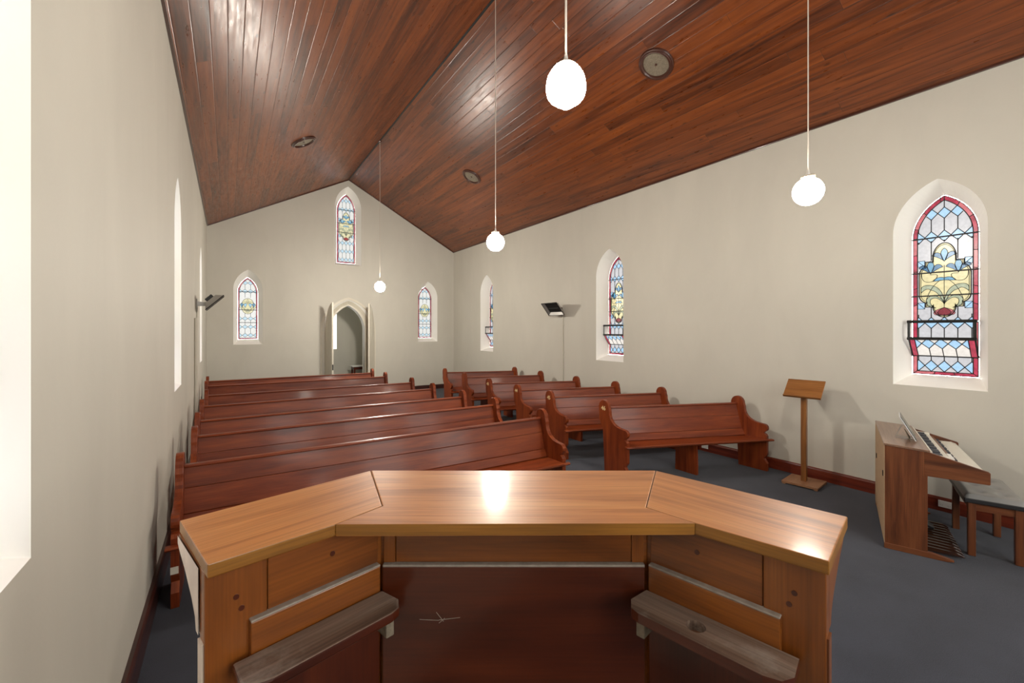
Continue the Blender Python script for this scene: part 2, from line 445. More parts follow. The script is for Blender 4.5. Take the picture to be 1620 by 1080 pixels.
# skirting boards
def skirt(name, p0, p1, n, h, t, m):
    mb = MB(); p0 = V(p0); p1 = V(p1); n = V(n)
    prof = [(0, 0), (t, 0), (t, h-.025), (t-.006, h-.008), (t-.014, h), (0, h)]
    mb.loft([p0+n*a+V((0, 0, z)) for a, z in prof], [p1+n*a+V((0, 0, z)) for a, z in prof], 0, g=p1-p0)
    mb.add([p0+n*a+V((0, 0, z)) for a, z in prof], [tuple(range(6))]); mb.add([p1+n*a+V((0, 0, z)) for a, z in prof], [tuple(range(6))])
    return struct(mb.build(name, m))
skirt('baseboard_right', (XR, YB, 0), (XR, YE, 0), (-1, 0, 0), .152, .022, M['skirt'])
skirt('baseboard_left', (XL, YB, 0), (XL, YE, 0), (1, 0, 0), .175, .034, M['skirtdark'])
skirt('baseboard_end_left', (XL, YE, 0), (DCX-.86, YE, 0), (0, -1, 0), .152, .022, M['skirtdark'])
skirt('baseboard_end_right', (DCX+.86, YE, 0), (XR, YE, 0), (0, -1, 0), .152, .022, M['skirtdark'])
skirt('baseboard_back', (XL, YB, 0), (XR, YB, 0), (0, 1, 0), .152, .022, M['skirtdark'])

# ------------------------------------------------------------------ stained glass windows
def strip(mb, pts, w, fn, d0, d1, mi=0):
    """flat came following a 2D polyline"""
    for (a, b), (c, d) in zip(pts[:-1], pts[1:]):
        w_ = w*1.25; t = V((c-a, d-b)); L = t.length
        if L < 1e-6: continue
        t /= L; n = V((-t.y, t.x))*w_/2; e = t*w_*.35
        q = [(a-e.x+n.x, b-e.y+n.y), (a-e.x-n.x, b-e.y-n.y), (c+e.x-n.x, d+e.y-n.y), (c+e.x+n.x, d+e.y+n.y)]
        vs = [fn(x, z, d0) for x, z in q]+[fn(x, z, d1) for x, z in q]
        mb.add(vs, [(4, 5, 6, 7), (0, 1, 5, 4), (1, 2, 6, 5), (2, 3, 7, 6), (3, 0, 4, 7)], mi)
def circ(cx, cz, r, a0=0, a1=360, n=20, ry=None):
    return [(cx+r*math.cos(math.radians(a0+(a1-a0)*i/n)), cz+(ry or r)*math.sin(math.radians(a0+(a1-a0)*i/n))) for i in range(n+1)]
def bez(p0, p1, p2, n=10):
    return [((1-t)**2*p0[0]+2*t*(1-t)*p1[0]+t*t*p2[0], (1-t)**2*p0[1]+2*t*(1-t)*p1[1]+t*t*p2[1]) for t in [i/n for i in range(n+1)]]
def mirror(p): return [(-x, z) for x, z in p]

def leaded(spec, fn, parent, M=None, base_end=False):
    M = M or MM
    """coloured glass pieces and lead cames; fn(u, z, depth): depth positive = outwards"""
    w, sill, spring, apex = spec['g']; kind = spec['kind']
    H = apex-sill; b = .047*w/.555; ih = w/2-b
    out = arch(w, sill, spring, apex, n=14)
    # base pane
    mb = MB()
    tr = tessellate_polygon([[V((x, z, 0)) for x, z in out]])
    mb.add([fn(x, z, -.006) for x, z in out]+[fn(x, z, .004) for x, z in out], list(tr)+[tuple(len(out)+i for i in reversed(t)) for t in tr])
    pane = mb.build('glass_pane', M['gclear'], parent)
    # red border in separate pieces of two reds
    inn = arch(w-2*b, sill+b*.9, spring, apex-b*1.25, n=14)
    mg = .006 if base_end else .008; out0 = out; out = arch(w-2*mg, sill+mg, spring, apex-mg*1.2, n=14)
    mb = MB(); lead = MB()
    eg = MB(); eg.loft([fn(x, z, -.0075) for x, z in out0], [fn(x, z, -.0075) for x, z in out]); eg.build('clear_margin', M['edge'], parent)
    n = len(out); prev = 0
    def seg(A0, A1, B0, B1, parts, tog):
        for k in range(parts):
            f0, f1 = k/parts, (k+1)/parts
            q = [(A0[0]+(A1[0]-A0[0])*f, A0[1]+(A1[1]-A0[1])*f) for f in (f0, f1)]+[(B0[0]+(B1[0]-B0[0])*f, B0[1]+(B1[1]-B0[1])*f) for f in (f1, f0)]
            c = (tog+k)
            mb.add([fn(x, z, -.009) for x, z in q], [(0, 1, 2, 3)], [0, 0, 1, 0, 0, 1, 0][c % 7])
            strip(lead, [q[1], q[2]], .006, fn, -.008, -.013)
    for i in range(n):
        j = (i+1) % n
        L = math.dist(out[i], out[j])
        if L > .3: seg(out[i], out[j], inn[i], inn[j], max(2, round(L/.20)), i*2)
        else:
            mb.add([fn(x, z, -.009) for x, z in (out[i], out[j], inn[j], inn[i])], [(0, 1, 2, 3)], [0, 1, 0][(i//5) % 3])
            if i % 5 == 0: strip(lead, [out0[i], inn[i]], .006, fn, -.008, -.013)
    mb.build('red_border', [M['gred'], M['gpink']], parent)
    strip(lead, inn+[inn[0]], .007, fn, -.007, -.013)
    strip(lead, out+[out[0]], .007, fn, -.007, -.013)
    # hexagon / diamond lattice
    s = .11*w/.555 if kind == 'full' else .33*(2*ih)
    offs = [k*s for k in range(-3, 4)] if kind == 'full' else [(k+.5)*s for k in range(-3, 3)]
    hd = H*.031
    if kind == 'full':
        rows = [sill+H*f for f in (.052, .173, .293, .775, .902)]; med = (sill+H*.325, sill+H*.735)
    else:
        rows = [sill+H*f for f in (.065, .20, .335, .775, .91)]; med = (sill+H*.41, sill+H*.66)
    hopz = sill+H*.108
    dm = MB()
    def inside(x, z): return abs(x) <= arch_half(w-2*b, spring, apex-b*1.25, z)+1e-4 and z > sill+b*.8
    def cl(pts, fn2=fn, target=lead, ww=.0065):
        run = []
        for p, q in zip(pts[:-1], pts[1:]):
            k = max(1, int(math.dist(p, q)/.012))
            for i in range(k+1):
                a = (p[0]+(q[0]-p[0])*i/k, p[1]+(q[1]-p[1])*i/k)
                if inside(*a): run.append(a)
                else:
                    if len(run) > 1: strip(target, [run[0], run[-1]], ww, fn2, -.007, -.013)
                    run = []
            if len(run) > 1: strip(target, [run[0], run[-1]], ww, fn2, -.007, -.013)
            run = []
    for z in rows:
        for x in offs:
            q = [(x-s/2, z), (x, z-hd), (x+s/2, z), (x, z+hd)]
            def hw(zz): return arch_half(w-2*b, spring, apex-b*1.25, zz)
            if abs(x)-s*.5 >= hw(z): continue
            qq = [(max(-hw(zz), min(hw(zz), xx)), zz) for xx, zz in q]
            dm.add([fn(xx, zz, -.008) for xx, zz in qq], [(0, 1, 2, 3)])
            for k in range(4): cl([q[k], q[(k+1) % 4]])
    dm.build('blue_diamond_panes', M['gblue'], parent)
    zs = rows
    for x in offs:
        if kind == 'full' and abs(abs(x)-s) < .01:
            cl([(x, zs[3]-hd), (x, med[0]+.78*(med[1]-med[0]))]); cl([(x, zs[2]+hd), (x, med[0]+.13*(med[1]-med[0]))])
        for a, c in ((zs[0], zs[1]), (zs[1], zs[2]), (zs[2], med[0]+.03), (med[1]-.03, zs[3]), (zs[3], zs[4]), (zs[4], apex)):
            if c > a: cl([(x, a+hd), (x, c-hd if c in zs else c)])
    # medallion
    mc = MB()
    def patch(pts, mi, dp=-.010):
        tr = tessellate_polygon([[V((x, z, 0)) for x, z in pts]])
        mc.add([fn(x, z, dp) for x, z in pts], tr, mi)
    def outl(pts, ww=.006, close=True):
        strip(lead, pts+[pts[0]] if close else pts, ww, fn, -.009, -.0145)
    zm0, zm1 = med; mh = zm1-zm0
    k = ih
    if kind == 'full':
        Z = lambda f: zm0+f*mh
        rgt = [(.42*k*math.sin(a), Z(.80)+.2*mh*math.cos(a)) for a in [i*PI/20 for i in range(11)]]+[(.42*k, Z(.76)), (.70*k, Z(.76)), (.70*k, Z(.69))]+bez((.70*k, Z(.69)), (.90*k, Z(.68)), (.93*k, Z(.58)))+[(.93*k, Z(.30))]+bez((.93*k, Z(.30)), (.90*k, Z(.22)), (.68*k, Z(.20)))+[(.68*k, Z(.14)), (.42*k, Z(.14))]+[(.42*k*math.cos(a), Z(.16)-.16*mh*math.sin(a)) for a in [i*PI/20 for i in range(11)]]
        full = rgt+mirror(rgt)[::-1]
        patch(full, 0); outl(full, .008)
        sc = [(x*.93, zm0+mh*.5+(z-zm0-mh*.5)*.955) for x, z in full]; outl(sc, .004)
        def flower(cx, cz, r):
            cp = bez((cx, cz-r*.95), (cx+r*.75, cz+r*.5), (cx, cz+r*1.05))+bez((cx, cz+r*1.05), (cx-r*.75, cz+r*.5), (cx, cz-r*.95))
            for m_ in (1, -1):
                pt = bez((cx+m_*r*.06, cz-r*.85), (cx+m_*r*.5, cz-r*.35), (cx+m_*r*1.35, cz+r*.05))+bez((cx+m_*r*1.35, cz+r*.05), (cx+m_*r*.9, cz+r*.85), (cx+m_*r*.36, cz+r*.15))
                patch(pt, 1, -.0105); outl(pt, .004)
            patch(cp, 2, -.011); outl(cp, .004)
        fr = .33*k
        flower(0, Z(.835), fr); flower(-.50*k, Z(.675), fr); flower(.50*k, Z(.675), fr)
        for m_ in (1, -1):
            q = lambda p: [(m_*x, z) for x, z in p]
            lf = bez((0, Z(.53)), (.25*k, Z(.56)), (.42*k, Z(.49)))+bez((.42*k, Z(.49)), (.2*k, Z(.49)), (0, Z(.50)))
            patch(q(lf), 2, -.0105); outl(q(lf), .004)
            sc1 = bez((0, Z(.22)), (.1*k, Z(.44)), (.62*k, Z(.44)))+bez((.62*k, Z(.44)), (.92*k, Z(.44)), (.85*k, Z(.34)))+bez((.85*k, Z(.34)), (.62*k, Z(.42)), (.50*k, Z(.37)))+bez((.5*k, Z(.37)), (.2*k, Z(.36)), (0, Z(.17)))
            patch(q(sc1), 3, -.0105); outl(q(sc1), .004)
            sc2 = bez((.02*k, Z(.22)), (.45*k, Z(.36)), (.66*k, Z(.24)))+bez((.66*k, Z(.24)), (.68*k, Z(.13)), (.30*k, Z(.125)))+bez((.30*k, Z(.125)), (.58*k, Z(.17)), (.5*k, Z(.24)))+bez((.5*k, Z(.24)), (.3*k, Z(.30)), (.02*k, Z(.19)))
            patch(q(sc2), 3, -.0107); outl(q(sc2), .004)
            outl(q(bez((.15*k, Z(.50)), (.50*k, Z(.42)), (.66*k, Z(.24)))), .004, False)
            outl(q(bez((.50*k, Z(.58)), (.05*k, Z(.60)), (.40*k, Z(.49)))+bez((.40*k, Z(.49)), (.85*k, Z(.45)), (.84*k, Z(.60)))), .004, False)
        pot = bez((0, Z(.13)), (.34*k, Z(.08)), (.20*k, Z(.03)))+bez((.20*k, Z(.03)), (0, Z(.005)), (-.2*k, Z(.03)))+bez((-.2*k, Z(.03)), (-.34*k, Z(.08)), (0, Z(.13)))
        big = [(x*1.6, zm0+.065*mh+(z-zm0-.065*mh)*.98) for x, z in pot]
        patch(big, 5, -.0105); outl(big, .004); patch(pot, 4, -.011); outl(pot, .004)
        outl([(0, Z(.70)), (0, Z(.13))], .004, False)
        # blue corner pieces
        for m_ in (1, -1):
            for za, zb in ((.70, .78), (.115, .20)):
                q = [(m_*.72*k, Z(za)), (m_*.985*k, Z(za)), (m_*.985*k, Z(zb)), (m_*.72*k, Z(zb))]
                patch(q, 6, -.0075); outl(q, .004); outl([q[0], q[2]], .004, False)
    else:
        Z = lambda f: zm0+f*mh
        c0 = circ(0, Z(.66), .50*k, 0, 180, 12, .34*mh)
        full = circ(0, Z(.5), .98*k, 0, 360, 28, .30*mh)[:-1]
        top = circ(0, Z(.62), .70*k, 0, 360, 24, .38*mh)[:-1]; bot = circ(0, Z(.36), .70*k, 0, 360, 24, .36*mh)[:-1]
        for p in (full, top, bot): patch(p, 0, -.0098)
        outl(top, .007); outl(bot, .007); outl(full, .005)
        for m_ in (1, -1):
            for dx in (.30, .70):
                fl_ = [(m_*(dx-.22)*k, Z(.62)), (m_*dx*k, Z(.70)), (m_*(dx+.2)*k, Z(.60)), (m_*(dx+.02)*k, Z(.40))]
                patch(fl_, 1 if dx > .5 else 2, -.0106); outl(fl_, .004)
            outl([(m_*x, z) for x, z in bez((0, Z(.05)), (.5*k, Z(.2)), (.35*k, Z(.5)))], .004, False)
            outl([(m_*x, z) for x, z in bez((0, Z(.95)), (.2*k, Z(.8)), (0, Z(.62)))], .004, False)
        pot = circ(0, Z(.22), .2*k, 0, 360, 12, .10*mh)[:-1]; patch(pot, 3, -.011); outl(pot, .004)
    mc.build('flower_medallion', [M['gyellow'], M['gflower'], M['gflower2'], M['ggreen'], M['gburg'], M['gpink'], M['gblue']], parent)
    # saddle bars
    for f in ((.77, .575, .445) if kind == 'full' else (.765, .475, .27)):
        z = sill+H*f; hw_ = arch_half(w, spring, apex, z)
        strip(lead, [(-hw_-.01, z), (hw_+.01, z)], .012, fn, -.008, -.022)
    lead.build('leading', M['lead'], parent)
    if spec['hop']:
        # inward tilting hopper sash with a framed guard above it
        zt = sill+H*.205; zf = sill+H*.30; dp = -.17; hw_ = w/2-.012
        def fh(u, z, d):      # tilted leaf: hinge at hopz
            t = (z-hopz)/(zt-hopz)
            return fn(u, z, -.02+t*(dp+.02)+d)
        gl = MB()
        q = [(-hw_, hopz), (hw_, hopz), (hw_, zt), (-hw_, zt)]
        gl.add([fh(x, z, 0) for x, z in q]+[fh(x, z, .006) for x, z in q], [(0, 1, 2, 3), (7, 6, 5, 4), (0, 4, 5, 1), (1, 5, 6, 2), (2, 6, 7, 3), (3, 7, 4, 0)])
        hp = gl.build('hopper_pane', M['gpeach'], parent)
        rb = MB()
        for m_ in (1, -1):
            q = [(m_*(hw_-b), hopz), (m_*hw_, hopz), (m_*hw_, zt), (m_*(hw_-b), zt)]
            rb.add([fh(x, z, -.004) for x, z in q], [(0, 1, 2, 3)])
        rb.build('red_border', M['gred'], hp)
        db = MB(); hl = MB()
        zc = hopz+(zt-hopz)*.72; hd2 = hd*.9
        for x in offs:
            q = [(max(-hw_+b, min(hw_-b, a)), c) for a, c in ((x-s/2, zc), (x, zc-hd2), (x+s/2, zc), (x, zc+hd2))]
            if abs(x)-s/2 > hw_-b: continue
            db.add([fh(a, c, -.005) for a, c in q], [(0, 1, 2, 3)])
            strip(hl, q+[q[0]], .006, fh, -.004, -.010)
            if abs(x) < hw_-b: strip(hl, [(x, zc-hd2), (x, hopz)], .006, fh, -.004, -.010)
        for m_ in (1, -1): strip(hl, [(m_*(hw_-b), hopz), (m_*(hw_-b), zt)], .006, fh, -.004, -.010)
        db.build('blue_diamond_panes', M['gblue'], hp); hl.build('leading', M['lead'], hp)
        fr = MB()
        def bar(p, q, r=.012):
            p, q = V(p), V(q); d = (q-p); L = d.length; d.normalize(); x = d.orthogonal().normalized()
            fr.box((p+q)/2, (r, r, L), Matrix((x, d.cross(x), d)).transposed())
        for z, r in ((zt, .024), (zf, .024)): bar(fn(-hw_-.02, z, dp), fn(hw_+.02, z, dp), r)
        for m_ in (1, -1):
            bar(fn(m_*(hw_+.005), zt, dp), fn(m_*(hw_+.005), zf, dp), .018)
            bar(fn(m_*(hw_+.005), zt, dp), fn(m_*(hw_+.005), hopz, -.022), .014)
            bar(fn(m_*(hw_+.005), zf, dp), fn(m_*(hw_+.005), zf, -.012), .010)
        bar(fn(-w/2, hopz, -.018), fn(w/2, hopz, -.018), .014)
        fr.build('hopper_frame', M['blackmetal'], parent)

MM = M
M['gflower2'] = lit_glass('light_blue_flower_glass', (.12, .35, .54), GS, .2)
ME = dict(M)
ME['edge'] = lit_glass('west_clear_edge_glass', (1.0, .99, .95), 14, .02)
for k_, (nm, c_) in dict(gclear=('clear', (.82, .83, .80)), gblue=('pale_blue', (.55, .76, .88)), gflower=('blue_flower', (.16, .40, .62)), gflower2=('light_blue_flower', (.33, .60, .78)),
                   gyellow=('amber', (.80, .76, .48)), ggreen=('green_leaf', (.52, .56, .38)), gred=('ruby', (.45, .085, .12)), gpink=('rose', (.62, .24, .25)), gburg=('burgundy', (.40, .07, .07))).items():
    ME[k_] = lit_glass('west_%s_glass' % nm, c_, .28, .10)
# left glass set brighter than the right so the near jamb glows
MLW = dict(M)
for k_, c_ in dict(gclear=(.86, .93, 1.0), gblue=(.5, .75, 1.0), gyellow=(.85, .78, .5), gpeach=(.9, .9, .9), gflower=(.1, .3, .5), gflower2=(.2, .45, .65), ggreen=(.45, .5, .38), gred=(.45, .06, .09), gpink=(.62, .2, .22), gburg=(.25, .04, .05)).items():
    MLW[k_] = lit_glass('bright_side_' + M[k_].name, c_, 1.15, .10)  # left glass, boosted so the near jamb glows
MLW['edge'] = lit_glass('bright_side_clear_edge_glass', (.92, .97, 1.0), 6, .02)  # left edge glass, boosted likewise
wn = 0
for spec, base in [(w, fR) for w in RIGHT]+[(w, fL) for w in LEFT]+[(w, fE) for w in END]:
    wn += 1
    root = bpy.data.objects.new('window_%d' % wn, None); COL.objects.link(root); struct(root)
    o = base(spec['c'], spec['g'][1], REV+.012); root.location = o
    fn = (lambda u, z, d, base=base, c=spec['c'], o=o: base(c+u, z, REV+.012+d)-o)
    leaded(spec, fn, root, ME if base is fE else MLW if base is fL else M, base is fE)
for spec in BACK:  # unseen windows behind the camera, added to light pulpit and pew backs
    wn += 1
    g = arch(*spec['g'], cx=spec['c']); mb = MB()
    tr = tessellate_polygon([[V((a, b, 0)) for a, b in g]]); k = len(g)
    mb.add([fB(a, b, REV) for a, b in g]+[fB(a, b, REV+.02) for a, b in g], list(tr)+[tuple(k+i for i in t) for t in tr])
    w_ = struct(mb.build('window_%d' % wn, M['back_fill']))  # unseen back window, added as frontal fill

# ------------------------------------------------------------------ door and porch
fr = MB()
def ring(mb, A, B, fa, fb, mi=0):
    mb.loft([fa(a, b) for a, b in A[1:]+A[:1]], [fb(a, b) for a, b in B[1:]+B[:1]], mi, closed=False)
A = arch(1.5, 0, 1.97, 2.93, cx=DCX); A2 = arch(1.62, 0, 1.97, 3.0, cx=DCX); B2 = arch(1.12, 0, 2.0, 2.80, cx=DCX); B3 = arch(1.0, 0, 2.0, 2.755, cx=DCX)
ring(fr, A2, A2, lambda a, b: fE(a, b, 0), lambda a, b: fE(a, b, -.014))
ring(fr, A2, A, lambda a, b: fE(a, b, -.014), lambda a, b: fE(a, b, -.022))
ring(fr, A, A, lambda a, b: fE(a, b, -.022), lambda a, b: fE(a, b, .03))
A3 = arch(1.44, 0, 1.97, 2.895, cx=DCX)
ring(fr, A, A3, lambda a, b: fE(a, b, .03), lambda a, b: fE(a, b, .03))
ring(fr, A3, B2, lambda a, b: fE(a, b, .03), lambda a, b: fE(a, b, .10))
ring(fr, B2, B2, lambda a, b: fE(a, b, .10), lambda a, b: fE(a, b, .07))
ring(fr, B2, B3, lambda a, b: fE(a, b, .07), lambda a, b: fE(a, b, .07))
ring(fr, B3, B3, lambda a, b: fE(a, b, .07), lambda a, b: fE(a, b, .20))
door1 = fr.build('door_1', M['door'], recalc=True); struct(door1)
def leaf(n, hinge, free_dir, side_):
    """half of the pointed door; side_ +1: arch rises away from the hinge"""
    W = .735; out = arch(1.47, .012, 1.93, 2.79)
    half = [(0, .012)]+[(W, .012)]+[(W, 2.79)]+[(x+.735, z) for x, z in out if x < -.001 and z > 1.0]
    ax = V(free_dir).normalized(); nx = V((-ax.y, ax.x, 0)); t = .045
    mb = MB(); mb.prism(half, lambda a, b, d: V((0, 0, b))+ax*a+nx*d, -t/2, t/2, 0, g=(0, 0, 1))
    root = struct(mb.build('door_%d' % n, M['door'], loc=hinge, bevel=.004))
    bt = MB()
    for i in range(1, 6):
        a = W*i/6; top = next((z for (x0, z) in sorted(half[3:]) if x0 >= a), 2.6)-.02
        for sd in (-1, 1): bt.box(ax*a+nx*sd*(t/2+.001)+V((0, 0, top/2)), (.006, .006, top-.05))
    bt.build('batten_grooves', M['creamtube'], root)
    if side_ > 0:
      lk = MB(); lk.box(ax*(W+.001)+V((0, 0, .95)), (.012, .03, .16), Matrix.Rotation(math.atan2(ax.y, ax.x), 3, 'Z'))
      lk.build('lock_plate', M['blackmetal'], root)
    for z in (.35, 1.75):
        hb = MB(); hb.tube([ (0, 0, z-.06), (0, 0, z+.06)], .014); hb.build('hinge', M['greypaint'], root)
leaf(2, (2.415, YE-.045, 0), (.045, -.67, 0), 1)
leaf(3, (3.815, YE-.045, 0), (-.335, -.67, 0), -1)
PX0, PX1, PY0, PY1, PZ = 1.75, 4.40, YE+TH, 16.05, 3.4
PWIN = (.46, 1.34, 2.9, 3.2); PWC = 2.965
pw = MB()
prect = [(PX0, -.02), (PX1, -.02), (PX1, PZ), (PX0, PZ)]
ph = arch(*PWIN, cx=PWC)
flat = prect+ph
pw.add([V((a, PY1, b)) for a, b in flat], tessellate_polygon([[V((a, b, 0)) for a, b in prect], [V((a, b, 0)) for a, b in ph]]))
pw.loft([V((a, PY1, b)) for a, b in ph], [V((a, PY1+.25, b)) for a, b in ph], 1)
pw.box((PX0-.05, (PY0+PY1)/2, PZ/2), (.1, PY1-PY0, PZ+.04)); pw.box((PX1+.05, (PY0+PY1)/2, PZ/2), (.1, PY1-PY0, PZ+.04))
struct(pw.build('wall_porch', [M['wall'], M['reveal']], recalc=False))
struct(MB().box(((PX0+PX1)/2, (PY0+PY1)/2, PZ+.05), (PX1-PX0+.2, PY1-PY0+.2, .1)).build('ceiling_porch', M['reveal']))
mb = MB(); tr = tessellate_polygon([[V((a, b, 0)) for a, b in ph]])
mb.add([V((a, PY1+.2, b)) for a, b in ph]+[V((a, PY1+.21, b)) for a, b in ph], list(tr)+[tuple(len(ph)+i for i in t) for t in tr])
wn += 1; struct(mb.build('window_%d' % wn, M['porchglass'] if 'porchglass' in M else lit_glass('porch_pane', (.95, .93, .86), 2.0, .03)))
t = thing('side_table', 'small dark table with a white top seen through the open arched door', 'table', (3.95, 15.35, 0))
boxobj('tabletop', (0, 0, .762), (.86, .5, .025), M['white'], t)
boxobj('apron', (0, 0, .70), (.74, .40, .09), M['pewdark'], t)
for sx in (-1, 1):
    for sy in (-1, 1): boxobj('leg', (sx*.35, sy*.18, .375), (.05, .05, .75), M['pewdark'], t)

# ------------------------------------------------------------------ pews
def smooth_profile():
    P = [(.0, 0), (.405, 0), (.41, .11), (.365, .175), (.385, .205), (.405, .235), (.405, .50), (.385, .525), (.36, .535),
         (.375, .555)]
    P += [(.36+.055*math.cos(math.radians(a)), .61+.055*math.sin(math.radians(a))) for a in range(-60, 91, 25)]
    P += bez((.36, .668), (.20, .665), (.13, .745), 6)[1:]+bez((.13, .745), (.085, .80), (.088, .875), 5)[1:]
    P += [(-.02+.094*math.cos(math.radians(a)), .918+.102*math.sin(math.radians(a))) for a in range(0, 200, 15)]
    P += [(-.112, .868), (-.104, .855), (-.106, .76), (-.07, .675), (-.035, .63), (-.02, .40)]
    return P
PROF = smooth_profile()
def make_pew(L, label, group, number=None, loc=(0, 0, 0), rz=0, patch=False):
    """a runs along the pew (at angle rz to the end wall), u towards the front; the end panels stay parallel to the side walls"""
    t = thing('church_pew', label, 'pew', loc, 0, group)
    T = .052; ca, sa = math.cos(rz), math.sin(rz); GL = (ca, sa, 0)
    along = lambda u, z, d: V((d*ca, d*sa-u, z))
    for s0, aisle in ((-1, number is not None), (1, False)):
        cx, cy = s0*L/2*ca, s0*L/2*sa
        mb = MB(); mb.prism(PROF, lambda u, z, d: V((cx+d, cy-u, z)), -T/2, T/2, g=(0, 0, 1))
        e = mb.build('end_panel', M['pew'], t, bevel=.009, seg=3)
        if aisle:
            cu = bpy.data.curves.new('num', 'FONT'); cu.body = number; cu.size = .082; cu.extrude = .0012; cu.align_x = 'CENTER'; cu.align_y = 'CENTER'; cu.offset = .0012
            tmp = bpy.data.objects.new('tmp', cu); COL.objects.link(tmp)
            dg = bpy.context.evaluated_depsgraph_get(); dg.update()
            me = bpy.data.meshes.new_from_object(tmp.evaluated_get(dg)); bpy.data.objects.remove(tmp)
            no = bpy.data.objects.new('pew_number', me); COL.objects.link(no); me.materials.clear(); me.materials.append(M['gold'])
            no.parent = e; no.location = (cx-T/2-.0012, cy+.022, .905); no.rotation_euler = (PI/2, 0, -PI/2)
            no['label'] = 'gold painted number %s' % number
        if patch and s0 < 0:
            MB().box((cx-.002, cy-.412, .275), (T*.9, .006, .05)).build('tape_patch', M['creamtube'], e)
    li = L-T
    seat = [(.03, .425), (.425, .425), (.445, .43), (.455, .4425), (.445, .457), (.425, .462), (.03, .455)]
    mb = MB(); mb.prism(seat, along, -li/2, li/2, g=GL)
    nose = [(.407, .428), (.445, .43), (.455, .4425), (.445, .457), (.407, .461)]
    mb.prism(nose, along, -L/2-.055, L/2+.055, g=GL)
    mb.build('seat', M['pew'], t, bevel=.003)
    mb = MB()
    def back(z): return .085-(z-.46)*.255
    for z0, z1 in ((.462, .545), (.548, .735), (.738, .90)):
        q = [(back(z0), z0), (back(z1), z1), (back(z1)-.024, z1), (back(z0)-.024, z0)]
        if z0 < .5: q = [(back(z0)+.03, z0), (back(z1)+.006, z1), (back(z1)-.024, z1), (back(z0)-.024, z0)]
        mb.prism(q, along, -li/2, li/2, 0, g=GL)
    mb.build('backrest', M['pew'], t, bevel=.003)
    B = back(.9)
    cap = [(B+.022, .893), (B+.026, .903), (B+.02, .915), (B-.02, .918), (B-.045, .905), (B-.045, .893)]
    mb = MB(); mb.prism(cap, along, -li/2, li/2, g=GL); mb.build('top_rail', M['pew'], t, bevel=.003)
    sup = [(.02, 0), (.36, 0), (.36, .12), (.35, .424), (.03, .424)]
    for a0 in ([0] if L < 2.6 else [-L/6, L/6]):
        mb = MB(); mb.prism(sup, lambda u, z, d: V((a0*ca+d, a0*sa-u, z)), -.022, .022, g=(0, 0, 1)); mb.build('centre_support', M['pew'], t, bevel=.003)
    return t

K = .983
LP = [((-.325, 4.392), (3.328, 4.316)), ((-.29, 5.53), (3.30, 5.44)), ((-.31, 6.449), (3.256, 6.391)), ((-.316, 7.653), (3.225, 7.574)),
      ((-.304, 8.875), (3.245, 8.729)), ((-.360, 10.37), (3.133, 10.198)), ((-.370, 11.363), (3.129, 11.312))]
LLAB = ['long mahogany pew at the left wall directly behind the pulpit, frontmost of the left block',
        'long mahogany pew at the left wall, second row behind the pulpit',
        'long mahogany pew at the left wall, third row behind the pulpit',
        'long mahogany pew in the middle row of the seven left pews',
        'long mahogany pew at the left wall, third row from the arched door wall',
        'long mahogany pew at the left wall, second row from the arched door wall',
        'backmost long mahogany pew at the left wall, nearest the arched door']
RP = [((4.498, 4.366), (6.497, 3.537)), ((4.445, 5.551), (6.381, 4.836)), ((4.458, 6.531), (6.335, 5.876)), ((4.518, 7.673), (6.321, 6.992)),
      ((4.647, 9.031), (6.421, 8.403)), ((4.744, 10.331), (6.503, 9.676))]
RLAB = ['short mahogany pew with gold number 46 on its end, closest to the wooden lectern stand',
        'short mahogany pew with gold number 45 on its end, behind pew 46',
        'short mahogany pew with gold number 44 on its end, behind pew 45',
        'short mahogany pew with gold number 43 on its end, behind pew 44',
        'short unnumbered mahogany pew by the right wall, second from the back',
        'backmost short dark mahogany pew by the right wall, in the far right corner']
for i, (a, b) in enumerate(LP):
    a, b = V(a)*K, V(b)*K; d = b-a
    make_pew(d.length, LLAB[i], 'long pews of the left block', None, (*((a+b)/2), 0), math.atan2(d.y, d.x), patch=(i == 0))
NUM = ['46', '45', '44', '43', None, None]
for i, (a, b) in enumerate(RP):
    a, b = V(a)*K, V(b)*K; d = b-a
    make_pew(d.length, RLAB[i], 'short pews of the right block', NUM[i], (*((a+b)/2), 0), math.atan2(d.y, d.x))

# ------------------------------------------------------------------ pulpit (local x to the right, y away from the reader)
TH_CAM = .5848
pul = thing('pulpit', 'wooden three-sided pulpit with honey coloured ledge in the foreground', 'pulpit',
            (math.sin(TH_CAM)*1.15, math.cos(TH_CAM)*1.15, 0), -TH_CAM)
OY = 1.15
def pp(p): return V((p[0], p[1]-OY))
oL, oR, eR, fRr, iR, iL, fLl, eL, sL, sR = [pp(p) for p in [(-.4525, 1.3763), (.4606, 1.3763), (.8106, 1.0355), (.6176, .8345), (.4282, 1.0015), (-.4107, .995), (-.585, .8233), (-.7869, 1.0149), (-.3321, 1.0989), (.341, 1.091)]]
ZT, ZU = 1.55, 1.522
def slab(name, poly, g):
    mb = MB(); mb.prism([tuple(p) for p in poly], lambda a, b, d: V((a, b, d)), ZU, ZT, g=g)
    mb.mi = [1 if len(f) == 4 else 0 for f in mb.f]
    return mb.build(name, [M['ptop'], M['pedge']], pul, bevel=.0025)
gap = .0012
slab('ledge_board', [oL, sL, iL, iR, sR, oR], (1, 0, 0))
slab('ledge_board', [oL+V((-gap, 0)), eL, fLl, iL+V((-gap, 0)), sL+V((-gap, gap))], (oL-eL).to_3d())
slab('ledge_board', [oR+V((gap, 0)), sR+V((gap, gap)), iR+V((gap, 0)), fRr, eR], (oR-eR).to_3d())
cL, cR = pp((-.345, 1.13)), pp((.356, 1.13)); wL, wR = pp((-.6085, .846)), pp((.632, .861))
